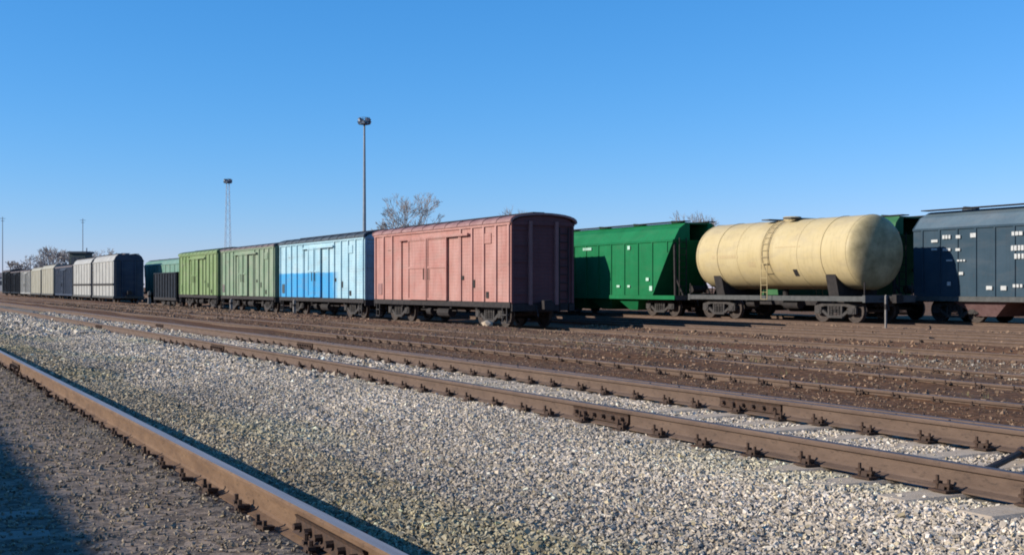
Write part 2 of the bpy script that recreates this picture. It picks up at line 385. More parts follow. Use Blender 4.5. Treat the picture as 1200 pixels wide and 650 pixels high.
def joints(t, ys):
    def fm():
        b = MB()
        for s in (-1, 1):
            b.prism_y([(s*.012, .03), (s*.045, .034), (s*.03, .05), (s*.026, .095), (s*.034, .112), (s*.012, .112)], -.42, .42)
            for k in range(6): b.tube((s*.02, -.35+k*.14, .07), (s*.062, -.35+k*.14, .07), .017, n=6)
        return b.mesh('fishplate', M['clip'])
    me = cached('fish', fm)
    for y in ys:
        for s in (-1, 1): link('fishplate', me, t, (s*.80, y + .02*s, 0))
joints(TA, (4.75, 17.25, 29.75, 42.25)); joints(TB, (8.4, 20.9, 33.4))
X26, X30, X35, X40 = 26.0, 30.15, 35.2, 39.85
track(X26, -.42, 'railway track under the washed teal hopper wagon behind the boxcars', M['timber'], RAIL_OLD, 14.0, 40, clips=False, far=False)
track(X30, -.45, 'railway track hidden behind the red boxcar, empty on the right', M['timber'], RAIL_OLD, 20.0, 40, clips=False, far=False)
track(X35, -.45, 'railway track carrying the cream tank wagon', M['timber'], RAIL_OLD, 22.0, 60, clips=False, far=False)
track(X40, -.45, 'railway track carrying the slate grey hopper wagon at the right edge', M['timber'], RAIL_OLD, 22.0, 40, clips=False, far=False)

# ------------------------------------------------------------------ loose stones (each a small angular lump)
CUBE_V = np.array([(x, y, z) for x in (-.72, .72) for y in (-.72, .72) for z in (-.72, .72)])
CUBE_F = np.array([(0,1,3),(0,3,2),(4,6,7),(4,7,5),(0,4,5),(0,5,1),(2,3,7),(2,7,6),(0,2,6),(0,6,4),(1,5,7),(1,7,3)])
bm = bmesh.new(); bmesh.ops.create_icosphere(bm, subdivisions=1, radius=1.0)
ICO_V = np.array([v.co[:] for v in bm.verts]); ICO_F = np.array([[v.index for v in f.verts] for f in bm.faces]); bm.free()
def stones(name, X, Y, Z, size, cols, label, cat, flat=.62):
    n = len(X)
    v = CUBE_V[None] * rng.uniform(.55, 1.25, (n, 8, 1)) + rng.normal(0, .16, (n, 8, 3))
    v = v * rng.uniform(.65, 1.3, (n, 1, 3)) * np.array([1, 1, flat])
    q = rng.normal(size=(n, 4)); q[:, 1:3] *= .8; q /= np.linalg.norm(q, axis=1, keepdims=True)
    w, x, y, z = q.T
    Rm = np.stack([1-2*(y*y+z*z), 2*(x*y-z*w), 2*(x*z+y*w), 2*(x*y+z*w), 1-2*(x*x+z*z), 2*(y*z-x*w), 2*(x*z-y*w), 2*(y*z+x*w), 1-2*(x*x+y*y)], -1).reshape(n, 3, 3)
    v = np.einsum('nij,nkj->nki', Rm, v) * size[:, None, None] + np.stack([X, Y, Z], -1)[:, None]
    f = CUBE_F[None] + (np.arange(n) * 8)[:, None, None]
    me = np_mesh(name, v.reshape(-1, 3), f.reshape(-1, 3), M['stone'])
    ca = me.color_attributes.new('stone_colour', 'FLOAT_COLOR', 'POINT')
    c = np.concatenate([np.repeat(cols, 8, 0), np.ones((n*8, 1))], 1).astype(np.float32)
    ca.data.foreach_set('color', c.ravel())
    o = link(name, me); o['kind'] = 'stuff'; o['label'] = label; o['category'] = cat
    return o
def seen(X, Y, pad=.35):                                # keep to the wedge the picture (and a step beside it) takes in
    r = X / np.maximum(Y, .01)
    return (Y > 1.5) & (r < 1.248 + pad) & (r > .0857 - .10)
def scatter(x0, x1, y0, y1, dens):
    n = int((x1-x0)*(y1-y0)*dens); X = rng.uniform(x0, x1, n); Y = rng.uniform(y0, y1, n)
    k = seen(X, Y); return X[k], Y[k]
def on_sleeper(X, Y, cx, y_first, half=.12, hl=1.36, spacing=.54):
    ph = (Y - y_first) / spacing; d = np.abs(ph - np.round(ph)) * spacing
    return (np.abs(X - cx) < hl) & (d < half)
def on_rail(X, cx): return (np.abs(np.abs(X - cx) - .80) < .10)
def pale(n, dark=0.0):
    v = np.exp(rng.normal(-1.0 - dark, .27, n)); v = np.clip(v, .06, .74)
    t = np.clip(rng.normal(0, 1, n), -1.3, 1.5)
    c = np.stack([v*(1.33 + .03*t), v*(1.12 + .006*t), v*(.88 - .04*t)], -1)
    y = rng.random(n) < .05; c[y] *= np.array([1.02, .98, .78])
    b = rng.random(n) < .09; c[b] *= .4
    return np.clip(c, .02, .8)
def brown(n):
    v = np.clip(np.exp(rng.normal(-2.05, .38, n)), .04, .4)
    return np.stack([v*1.45, v*.90, v*.54], -1)
xs, ys, ss, cc = [], [], [], []
def lot(x0, x1, y0, y1, dens, smin, smax, colf, cx=None, yf=None, keep=.12):
    X, Y = scatter(x0, x1, y0, y1, dens)
    if cx is not None:
        k = ~on_rail(X, cx) & (~on_sleeper(X, Y, cx, yf) | (rng.random(len(X)) < np.where(X < cx - 1.06, .95, keep))); X, Y = X[k], Y[k]
    global cur_y; cur_y = Y
    xs.append(X); ys.append(Y); ss.append((1 + .4*(rng.random(len(X)) < .02)) * (smin + (smax-smin)*rng.random(len(X))**1.6)); cc.append(colf(X))
def PATCH(X, Y): return np.sin(X*1.9 + np.sin(Y*.9)*1.3) * .5 + np.sin(Y*1.15 + X*.8 + 1.7*np.sin(X*1.1)) * .5
cur_y = None
def gravel_cols(X):                                     # the far side of the strip is freshly tipped pale stone
    c = pale(len(X)); k = np.interp(X, [1.7, 2.4, 3.4, 4.4, 7], [.62, .72, .9, 1.08, 1.12])[:, None]
    lo = PATCH(X, cur_y); c = c * (1 + .16*lo[:, None]); gp = np.clip((PATCH(X*1.3+7, cur_y*.8+3) - .25)*1.6, 0, 1)[:, None]*.5
    c = c * (1 - gp + gp*np.array([[.84, .92, .74]]))
    return c * k * np.where(k < .8, np.array([[1.02, 1.0, .88]]), np.array([[1, 1, 1]]))
lot(1.78, 4.75, 1.5, 9, 4000, .006, .0175, gravel_cols)
lot(1.78, 4.75, 9, 16, 2100, .0085, .021, gravel_cols)
lot(1.78, 4.75, 16, 30, 750, .014, .033, gravel_cols)
lot(1.78, 4.75, 30, 55, 110, .03, .065, gravel_cols)
lot(4.75, 7.1, 3, 14, 2400, .007, .018, gravel_cols, XB, 2.02, .22)
lot(4.75, 7.0, 14, 30, 500, .016, .036, gravel_cols, XB, 2.02, .25)
lot(4.75, 6.9, 30, 55, 110, .03, .06, gravel_cols, XB, 2.02, .3)
XS = np.concatenate(xs); YS = np.concatenate(ys); SS = np.concatenate(ss); CC = np.concatenate(cc)
stones('gravel', XS, YS, ground_z(XS, YS) + SS*.25 + .006, SS, CC, 'pale grey crushed stone ballast between the two nearest tracks', 'gravel')
xs, ys, ss, cc = [], [], [], []
dirtycol = lambda X: pale(len(X), .62) * np.array([[1.0, .95, .86]])
lot(-.9, 1.66, 2, 12, 750, .004, .013, dirtycol, XA, 1.6, .6)
lot(-.5, 1.66, 12, 30, 320, .007, .018, dirtycol, XA, 1.6, .6)
XS = np.concatenate(xs); YS = np.concatenate(ys); SS = np.concatenate(ss); CC = np.concatenate(cc)
stones('dirty_ballast', XS, YS, ground_z(XS, YS) + SS*.2 + .004, SS, CC, 'dirty grey brown ballast inside the nearest track', 'ballast')
xs, ys, ss, cc = [], [], [], []
bc = lambda X: brown(len(X))
lot(7.0, 10.3, 5, 30, 110, .006, .018, bc, XC, 3.3, .8)
lot(10.2, 18.5, 8, 45, 32, .008, .032, bc)
lot(18.5, 34, 18, 40, 14, .02, .07, bc)
lot(10.2, 18.5, 45, 90, 10, .02, .07, bc)
lot(13.6, 16.2, 9, 24, 30, .012, .035, lambda X: pale(len(X), .6))
XS = np.concatenate(xs); YS = np.concatenate(ys); SS = np.concatenate(ss); CC = np.concatenate(cc)
stones('brown_clods', XS, YS, ground_z(XS, YS) + SS*.2, SS, CC, 'brown clods and stones strewn over the dirt strip', 'clods')

# ------------------------------------------------------------------ wagons
def wheel_mesh():
    b = MB()
    prof = [(-.065, .0), (-.065, .12), (-.02, .16), (-.02, .38), (-.065, .42), (-.065, .475), (.04, .48), (.065, .51), (.075, .49), (.075, .40), (.02, .37), (.02, .16), (.06, .12), (.06, 0)]
    n = 20
    b.loft([[(x, r*math.cos(2*math.pi*k/n), r*math.sin(2*math.pi*k/n)) for k in range(n)] for x, r in [(x, max(r, .01)) for x, r in prof]])
    return b.mesh('wheel', M['wheel'])
def sideframe_mesh():
    b = MB()
    b.prism_x([(-.62, .66), (.62, .66), (.55, .80), (-.55, .80)], -.06, .06)
    for s in (-1, 1):
        b.bar((0, s*.58, .72), (0, s*1.14, .60), .12, .13)
        b.box(-.08, .08, s*.925-.17, s*.925+.17, .34, .60)           # axle box
        b.tube((-.10, s*.925, .475), (.10, s*.925, .475), .13, n=10)
        b.bar((0, s*.72, .46), (0, s*.34, .24), .11, .12)
        b.bar((0, s*.36, .22), (0, s*.36, .70), .11, .10)
        b.box(-.05, .05, s*1.09, s*1.17, .36, .62)
    b.box(-.07, .07, -.42, .42, .18, .28)
    for k in (-.2, 0, .2):                                            # springs
        for z in range(5): b.tube((0, k, .30+z*.075), (0, k, .345+z*.075), .085, n=8)
    return b.mesh('side_frame', M['bogie'])
def bogies(t, L, off=2.2):
    wm = cached('wheel', wheel_mesh); sf = cached('sf', sideframe_mesh)
    def bol():
        b = MB(); b.box(-1.05, 1.05, -.17, .17, .52, .74); b.tube((0, 0, .72), (0, 0, .84), .22, n=12); b.box(-.9, .9, -.05, .05, .3, .36)
        return b.mesh('bogie', M['under'])
    def axle():
        b = MB(); b.tube((-1.05, 0, 0), (1.05, 0, 0), .075, n=8); return b.mesh('axle', M['wheel'])
    bm_ = cached('bol', bol); am = cached('axle', axle)
    for s in (-1, 1):
        bo = link('bogie', bm_, t, (0, s*(L/2-off), 0))
        for q in (-1, 1):
            link('side_frame', sf, bo, (q*1.02, 0, 0))
            link('axle', am, bo, (0, q*.925, .475))
            for r in (-1, 1): link('wheel', wm, bo, (q*.80, r*.925, .475), (0, 0, 0 if q < 0 else math.pi))
def couplers(t, L, z=1.0):
    def cm():
        b = MB(); b.box(-.11, .11, -.05, .30, -.11, .11)
        b.prism_y([(-.16, -.16), (.2, -.16), (.22, .16), (-.1, .18), (-.18, .05)], .28, .5)
        b.tube((.28, .05, 0), (.30, .22, -.45), .03, n=6); b.bar((-.5, .0, -.02), (.6, .0, -.02), .03, .03)
        return b.mesh('coupler', M['under'])
    me = cached('coupler', cm)
    for s in (-1, 1): link('coupler', me, t, (0, s*(L/2), z), (0, 0, 0 if s > 0 else math.pi))
def strokes(t, name, marks, X, t_loc, mat, proud=.012):
    """stencilled data panels too worn to read: short paint strokes in rows on the wagon side"""
    for (x, y, w, h) in marks:
        Y, z = on_face(x, y, X); d = dist(X, Y); s = d / 1400.0
        W = w * s / .75; H = h * s; b = MB(); n = max(1, int(W / .14)); n = 1 if n < 3 else n
        rows = max(1, int(H / .22))
        for r in range(rows):
            z0 = z - H/2 + r*H/rows
            for k in range(n):
                if n > 3 and random.random() < .12: continue
                y0 = Y - W/2 + k*W/n
                b.box(X - t_loc[0] - proud, X - t_loc[0] + .004, y0 - t_loc[1], y0 + W/n*random.uniform(.62, .84) - t_loc[1], z0 - t_loc[2], z0 + H/rows*.62 - t_loc[2])
        b.build(name, mat, t)
def ladder(t, x, y, z0, z1, axis='y', w=.36, mat=None, rung=.3):
    mat = mat or M['under']
    b = MB()
    for s in (-1, 1):
        if axis == 'y': b.box(x-.02, x+.02, y+s*w/2-.02, y+s*w/2+.02, z0, z1)
        else: b.box(x+s*w/2-.02, x+s*w/2+.02, y-.02, y+.02, z0, z1)
    l = b.build('ladder', mat, t)
    z = z0 + rung*.5
    while z < z1:
        b = MB()
        if axis == 'y': b.box(x-.014, x+.014, y-w/2, y+w/2, z-.014, z+.014)
        else: b.box(x-w/2, x+w/2, y-.014, y+.014, z-.014, z+.014)
        b.build('rung', mat, l); z += rung
def boxcar(label, X, y0, y1, zr, mat, roofm, sill, eave, top, W=2.62, door=(-.6, 1.35), detail=True, open_top=False, name='boxcar', endmat=None, group='goods wagons standing in the yard', ribmat=None):
    L = y1 - y0; t = thing(name, label, 'wagon', (X, (y0+y1)/2, zr), group=group)
    h = W/2; e = L/2; ribmat = ribmat or mat
    for s in (-1, 1):
        b = MB(); b.box(min(s*h, s*(h-.07)), max(s*h, s*(h-.07)), -e, e, sill, eave); b.build('side_wall', mat, t)
        b = MB(); b.box(-h+.07, h-.07, min(s*e, s*(e-.07)), max(s*e, s*(e-.07)), sill, eave)
        if not open_top:
            n = 10; arch = [(h-.07, eave)] + [((h-.07)*math.cos(math.pi*k/n), eave + (top-eave-.06)*math.sin(math.pi*k/n)) for k in range(1, n)] + [(-h+.07, eave)]
            b.prism_y(arch, s*e-.035, s*e+.035)
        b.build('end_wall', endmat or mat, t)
        # end posts, beams and panels
        for xp in (-.55, .55):
            b = MB(); b.box(xp-.07, xp+.07, s*e-.11 if s < 0 else s*e, s*e if s < 0 else s*e+.11, sill-.05, eave+.05); b.build('end_post', M['red_post_shaded'] if endmat else mat, t)
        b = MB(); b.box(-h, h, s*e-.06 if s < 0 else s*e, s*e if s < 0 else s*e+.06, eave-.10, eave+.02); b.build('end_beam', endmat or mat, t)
        b = MB(); b.box(-h, h, s*e-.09 if s < 0 else s*e, s*e if s < 0 else s*e+.09, sill-.28, sill-.02); b.build('buffer_beam', M['under'], t)
        for xc in (-h, h-.10):
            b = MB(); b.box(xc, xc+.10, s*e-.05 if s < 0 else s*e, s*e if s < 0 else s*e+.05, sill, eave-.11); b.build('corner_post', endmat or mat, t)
        for k in range(5):
            zz = sill + .35 + k*(eave-sill-.6)/4
            b = MB(); b.box(-h+.12, -.66, s*e-.03 if s < 0 else s*e, s*e if s < 0 else s*e+.03, zz-.025, zz+.025)
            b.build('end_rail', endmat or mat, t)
    ladder(t, h-.45, -e-.07, sill-.3, eave-.15, 'x', .38)
    # ribs
    for s in (-1, 1):
        ny_ = int(L / .95)
        for k in range(ny_ + 1):
            y = -e + .12 + k*(L-.24)/ny_
            if not open_top and door[0]-1.1 < y < door[1]+1.1 : continue
            b = MB(); b.box(min(s*h, s*(h+.06)), max(s*h, s*(h+.06)), y-.055, y+.055, sill+.05, eave-.095); b.build('rib', ribmat, t)
        b = MB(); b.box(min(s*h, s*(h+.05)), max(s*h, s*(h+.05)), -e, e, sill-.16, sill+.045); b.build('side_sill', M['under'] if detail else mat, t)
        b = MB(); b.box(min(s*h, s*(h+.06)), max(s*h, s*(h+.06)), -e, e, eave-.09, eave+.005); b.build('top_rail', mat, t)
        if open_top: continue
        # door: two leaves hung on a track, with frames
        b = MB(); x0, x1 = (-h-.15, -h-.055) if s < 0 else (h+.055, h+.15)
        b.box(x0, x1, door[0]-1.95, door[1]+1.05, eave-.36, eave-.27); b.build('door_track', mat, t)
        for (a, c, off) in ((door[0], (door[0]+door[1])/2, .0), ((door[0]+door[1])/2, door[1], .025)):
            xi, xo = (-h-.085-off, -h-.045-off) if s < 0 else (h+.045+off, h+.085+off)
            b = MB(); b.box(xi, xo, a+.015, c-.015, sill+.06, eave-.30); d = b.build('door', mat, t)
            xa, xb = (xi-.035, xi-.001) if s < 0 else (xo+.001, xo+.035)
            b = MB()
            for yy in (a+.015, c-.095): b.box(xa, xb, yy, yy+.08, sill+.06, eave-.30)
            for zz in (sill+.06, (sill+eave)/2-.1, eave-.40): b.box(xa+.004, xb-.002, a+.1, c-.1, zz, zz+.08)
            b.build('door_frame', mat, d)
            b = MB(); ya = c-.2 if a == door[0] else a+.2
            b.bar(((xa-.03 if s < 0 else xb+.03), ya, sill+.9), ((xa-.03 if s < 0 else xb+.03), ya, sill+1.35), .035, .035); b.build('handle', M['under'], d)
        for yy in (door[0]-1.05, door[1]+.95):
            b = MB(); b.box(*((-h-.07, -h-.001) if s < 0 else (h+.001, h+.07)), yy-.06, yy+.06, sill+.05, eave-.28); b.build('door_post', mat, t)
        for yy in (-e*.72, e*.72):
            b = MB(); xo = (-h-.035, -h-.002) if s < 0 else (h+.002, h+.035)
            b.box(*xo, yy-.32, yy+.32, eave-.72, eave-.34); b.build('hatch', mat, t)
        if detail and s < 0:
            for (yy, zz, w_, h_) in ((-e*.40, sill+.95, .2, .16), (-e*.55, sill+.72, .13, .3), (-e*.72, sill+.30, .2, .24), (e*.9, sill+.5, .45, .5)):
                b = MB(); b.box(-h-.028, -h-.002, yy-w_/2, yy+w_/2, zz-h_/2, zz+h_/2); b.build('data_plate', M['under'] if w_ < .4 else roofm, t)
    if not open_top:
        n = 14; o_ = .09
        arch = [((h+o_)*math.cos(math.pi*k/n), eave + .012 + (top-eave)*math.sin(math.pi*k/n)**.8) for k in range(n+1)]
        inn = [(x*.965, z-.05) for x, z in reversed(arch)]
        b = MB(); m_ = len(arch)
        for k in range(m_-1):
            q = [arch[k], arch[k+1], inn[m_-2-k], inn[m_-1-k]]
            b.prism_y(q, -e-.14, e+.14)
        r_ = b.build('roof', roofm, t)
        nr = int(L/1.1)
        for k in range(nr+1):
            y = -e-.1 + k*(L+.2)/nr; b = MB()
            for j in range(m_-1):
                (xa, za), (xb, zb) = arch[j], arch[j+1]
                b.bar((xa, y, za+.012), (xb, y, zb+.012), .05, .035)
            b.build('roof_seam', roofm, r_)
        b = MB(); b.box(-.25, .25, -e+.3, e-.3, top+.05, top+.09); b.build('running_board', M['under'], r_)
    else:
        b = MB(); b.box(-h+.08, h-.08, -e+.08, e-.08, eave-.5, eave-.35); b.build('load', M['under'], t)
    # underframe
    b = MB(); b.box(-.35, .35, -e+.1, e-.1, sill-.34, sill-.003); b.box(-h+.1, h-.1, -e+.12, e-.12, sill-.12, sill-.004)
    for y in (-e*.55, -e*.2, e*.2, e*.55): b.box(-h+.08, h-.08, y-.08, y+.08, sill-.26, sill-.01)
    b.build('underframe', M['under'], t)
    if detail:
        b = MB(); b.tube((-.95, -.9, sill-.42), (-.95, .2, sill-.42), .2, n=10); b.tube((-.95, .9, sill-.4), (-.95, 1.35, sill-.4), .17, n=10)
        b.bar((-.95, -2.2, sill-.35), (-.95, 2.2, sill-.35), .04, .05); b.build('brake_gear', M['under'], t)
        for s in (-1, 1):
            b = MB()
            for q in (-.17, .17): b.bar((-h-.02, s*(e-.45)+q, sill-.14), (-h-.02, s*(e-.45)+q, sill-.72), .04, .04)
            for z_ in (.42, .70): b.box(-h-.06, -h+.12, s*(e-.45)-.2, s*(e-.45)+.2, sill-z_-.02, sill-z_+.02)
            b.build('step', M['bogie'], t)
    bogies(t, L); couplers(t, L, max(.85, sill-.2)); return t

ZD = -.37                                                # rail head of the boxcar track
S, E, T = .90, 3.84, 4.16                                # sill, eave, roof crest above the rail head
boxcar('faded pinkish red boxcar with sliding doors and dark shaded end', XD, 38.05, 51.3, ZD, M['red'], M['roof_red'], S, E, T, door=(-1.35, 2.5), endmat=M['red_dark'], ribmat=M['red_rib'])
boxcar('pale blue boxcar with a bright blue repainted patch, coupled behind the red boxcar', XD, 52.65, 65.8, ZD, M['blue'], M['roof_blue'], S, E, T)
boxcar('dull grey green boxcar between the blue boxcar and the leaf green one', XD, 66.9, 78.7, ZD, M['olive'], M['roof'], S, E, T-.1)
boxcar('leaf green boxcar left of the dull grey green boxcar', XD, 79.8, 91.0, ZD, M['lime'], M['lime'], S, E-.02, T-.05)
boxcar('low blackish open wagon left of the leaf green boxcar', XD, 92.1, 100.2, ZD, M['dark'], M['roof'], .62, 2.62, 2.8, open_top=True, name='open_wagon')

def hopper(label, X, y0, y1, zr, mat, sill, eave, top, W=2.9, slope=1.9, ribs=9, chute=None, roofm=None, belt=False, name='hopper_wagon', overhang=.15, shoulder=.42, group='goods wagons standing in the yard', ribmat=None, endmat=None, sillmat=None, shouldermat=None):
    """covered hopper: side sheets tapering to the ends, shoulder, flat top with hatches, chutes below"""
    L = y1 - y0; t = thing(name, label, 'wagon', (X, (y0+y1)/2, zr), group=group)
    h = W/2; e = L/2 - overhang; roofm = roofm or mat; chute = chute or mat; endmat = endmat or mat
    lt, lb = e, e - slope
    for s in (-1, 1):
        b = MB(); b.prism_x([(-lb, sill), (lb, sill), (lt, eave), (-lt, eave)], min(s*h, s*(h-.05)), max(s*h, s*(h-.05))); b.build('side_wall', mat, t)
        b = MB(); b.prism_x([(s*lb, sill), (s*lt, eave), (s*(lt-.06), eave), (s*(lb-.06), sill)], -h+.051, h-.051); b.build('end_sheet', endmat, t)
        if slope < .3:
            b = MB(); half = [(h-.002, eave+.006), (h-shoulder*.45, eave+(top-eave)*.66), (h-shoulder, top-.004)]
            b.prism_y(half + [(-x_, z_) for x_, z_ in reversed(half)], min(s*(lt+.001), s*(lt+.05)), max(s*(lt+.001), s*(lt+.05))); b.build('end_cap', endmat, t)
        # slanted shoulder sheet of the roof
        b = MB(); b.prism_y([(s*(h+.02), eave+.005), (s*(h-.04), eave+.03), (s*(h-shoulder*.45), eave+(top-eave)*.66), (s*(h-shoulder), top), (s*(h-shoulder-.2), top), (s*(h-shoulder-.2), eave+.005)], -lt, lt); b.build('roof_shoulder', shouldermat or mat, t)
        rl = MB(); rl.box(min(s*h, s*(h+.05)), max(s*h, s*(h+.05)), -lt, lt, eave-.07, eave); rl.build('top_rail', mat, t)
        sl = MB(); sl.box(min(s*h, s*(h+.06)), max(s*h, s*(h+.06)), -L/2, L/2, sill-.2, sill-.004); sl.build('side_sill', sillmat or M['frame_grey'], t)
        if belt:
            zb = sill + (eave-sill)*.33; rl = MB(); rl.box(min(s*(h+.002), s*(h+.07)), max(s*(h+.002), s*(h+.07)), -lb, lb, zb-.09, zb+.09); rl.build('belt_rail', M['under'], t)
        for k in range(ribs):
            y = -lt + .5 + k*(2*lt-1.0)/max(1, ribs-1)
            z0 = sill
            if abs(y) > lb - .05: z0 = sill + (abs(y)-lb+.12)/(lt-lb+.001)*(eave-sill) if slope > .05 else sill
            if eave - z0 < .3: continue
            b = MB(); b.box(min(s*h, s*(h+.045)), max(s*h, s*(h+.045)), y-.04, y+.04, z0, eave-.07); b.build('rib', ribmat or mat, t)
        # end platform: posts, diagonal stays, ladder
        b = MB(); b.box(-h, h, s*L/2-.12 if s > 0 else s*L/2, s*L/2 if s > 0 else s*L/2+.12, sill-.22, sill-.006); b.build('buffer_beam', M['frame_grey'], t)
        if slope > .3:
            for xp in (-h+.15, h-.15):
                b = MB(); b.bar((xp, s*(L/2-.2), sill-.01), (xp, s*(lt-.12), eave-.02), .10, .10); b.build('end_post', M['under'], t)  # posts, stays and ladder dark: end shade put into their colour
                b = MB(); b.bar((xp*.6, s*(L/2-.3), sill-.01), (xp*.6, s*(lb+slope*.45), sill+(eave-sill)*.45), .08, .08); b.build('stay', M['under'], t)
            ladder(t, -h+.5, s*(L/2-.08), sill, eave+.1, 'x', .4, M['under'])
            b = MB(); b.tube((h-.7, s*(L/2-.75), sill+.3), (h-1.5, s*(L/2-.75), sill+.3), .18, n=10); b.build('brake_cylinder', M['under'], t)
        else:
            for xp in (-.6, .6):
                b = MB(); b.box(xp-.06, xp+.06, s*(e+.0) if s > 0 else s*e-.08, s*e+.08 if s > 0 else s*e, sill, eave); b.build('end_post', endmat, t)
            ladder(t, -h+.4, s*(e+.06), sill, eave+.1, 'x', .4, M['frame_grey'])
    b = MB(); b.box(-h+shoulder, h-shoulder, -lt+.03, lt-.03, top-.06, top+.012); ro = b.build('roof', roofm, t)
    for k in range(4):
        y = -lt*.75 + k*lt*.5
        b = MB(); b.tube((0, y, top+.01), (0, y, top+.13), .36, .32, n=14); b.box(-.42, .42, y-.04, y+.04, top+.13, top+.17); b.build('hatch', roofm, ro)
    b = MB()
    for s in (-1, 1): b.box(s*.75-.22, s*.75+.22, -lt-.05, lt+.05, top+.05, top+.09)
    b.build('running_board', M['under'], ro)
    # chutes under the sill
    nch = 3 if L > 11 else 2
    for k in range(nch):
        y = (k-(nch-1)/2) * (2*lb/nch)*.78; a = lb/nch*.74
        if nch == 3 and k != 1: a *= .8
        b = MB(); b.loft([[(-h+.12, y-a, sill-.19), (h-.12, y-a, sill-.19), (h-.12, y+a, sill-.19), (-h+.12, y+a, sill-.19)], [(-h+.5, y-a*.35, .26), (h-.5, y-a*.35, .26), (h-.5, y+a*.35, .26), (-h+.5, y+a*.35, .26)]])
        b.build('chute', chute, t)
    b = MB(); b.box(-.3, .3, -L/2+.12, L/2-.12, sill-.34, sill-.01)
    for s in (-1, 1): b.box(-h+.06, h-.06, s*(L/2-1.0)-.9, s*(L/2-1.0)+.9, sill-.16, sill-.02)
    b.build('underframe', M['under'], t)
    bogies(t, L, 1.9); couplers(t, L, .95); return t

# left end of the boxcar track
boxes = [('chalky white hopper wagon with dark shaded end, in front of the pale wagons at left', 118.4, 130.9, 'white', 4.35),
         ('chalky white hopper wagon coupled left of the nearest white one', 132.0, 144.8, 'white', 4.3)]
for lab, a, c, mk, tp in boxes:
    hopper(lab, XD, a, c, ZD, M[mk], .62, 4.02, tp+.25, W=2.8, slope=.03, ribs=7, belt=True, overhang=.12, roofm=M['roof'], name='hopper_wagon', endmat=M['navy'])  # navy ends: their shade painted over the white
boxcar('dark navy boxcar between the chalky white hoppers and the dusty cream wagon', XD, 145.9, 160.6, ZD, M['navy'], M['roof'], .62, E, T, detail=False)
hopper('dusty cream hopper wagon left of the dark navy boxcar', XD, 161.8, 174.0, ZD, M['yellow'], .62, 3.9, 4.35, W=2.8, slope=.03, ribs=7, overhang=.12, roofm=M['roof'])
hopper('second dusty cream hopper wagon, farther left', XD, 175.0, 186.6, ZD, M['yellow'], .62, 3.8, 4.2, W=2.8, slope=.03, ribs=7, overhang=.12, roofm=M['roof'])
boxcar('dull grey boxcar far off left of the dusty cream wagons', XD, 187.8, 201, ZD, M['grey'], M['roof'], .62, E, T, detail=False)
boxcar('blackish boxcar far off near the left edge', XD, 202.2, 216, ZD, M['dark'], M['roof'], .62, E, T, detail=False)
boxcar('last blackish boxcar at the far left edge of the train', XD, 217.2, 231, ZD, M['dark'], M['roof'], .62, E+.3, T+.3, detail=False)
# behind
hopper('washed teal hopper wagon behind the low blackish open wagon', X26, 107.5, 126.5, -.27, M['teal'], .9, 3.55, 4.0, slope=.9, ribs=10, roofm=M['roof_blue'])
boxcar('red oxide boxcar almost hidden behind the pinkish red boxcar', X30, 53.5, 66.5, -.30, M['red_dark'], M['roof_red'], .95, 3.92, 4.1, detail=False)

ZT = -.30
gh = hopper('bright green hopper wagon between the red boxcar and the cream tank wagon', X35, 46.55, 60.2, ZT, M['green'], 1.02, 3.68, 4.52, W=3.0, slope=1.75, ribs=11, roofm=M['green_old'], shoulder=.75, sillmat=M['green'])
GL = (X35, (46.55+60.2)/2, ZT)
strokes(gh, 'stencilled_marking', [(687, 291, 17, 5), (736, 289, 6, 7), (724, 334.5, 6, 4), (736, 334.5, 6, 4), (758, 326, 6, 6), (762, 336, 6, 9)], X35-1.5-.05, GL, M['mark_green'])
gh2 = hopper('old green hopper wagon glimpsed behind the right end of the tank', X40, 37.2, 50.8, ZT, M['green_old'], 1.02, 3.68, 4.45, W=2.9, slope=1.75, ribs=9, roofm=M['green_old'], sillmat=M['under'], chute=M['under'])  # shade beneath the tank painted into the near-black chutes
gw = hopper('slate grey hopper wagon with white stencilling at the right edge', X40, 22.4, 36.3, ZT, M['slate'], 1.05, 3.82, 4.55, W=2.9, slope=.02, ribs=15, overhang=.1, chute=M['chute'], roofm=M['roof_blue'], shoulder=.95, shouldermat=M['slate_sunlit'])
g0 = (1000, 220); k0 = 3.61
mk = [(340,222,32,18),(340,258,28,14),(393,203,34,26),(440,203,24,22),(393,258,34,18),(440,258,22,18),(402,305,32,12),(455,305,34,12),(453,358,22,20),(402,400,20,26),(502,195,30,30),(572,418,28,26),(632,418,28,30),(693,410,40,22),(690,188,46,26),(692,265,52,70)]
strokes(gw, 'stencilled_marking', [(g0[0]+a/k0, g0[1]+b/k0, w/k0, h/k0) for a, b, w, h in mk], X40-1.45-.05, (X40, (22.4+36.3)/2, ZT), M['mark'])

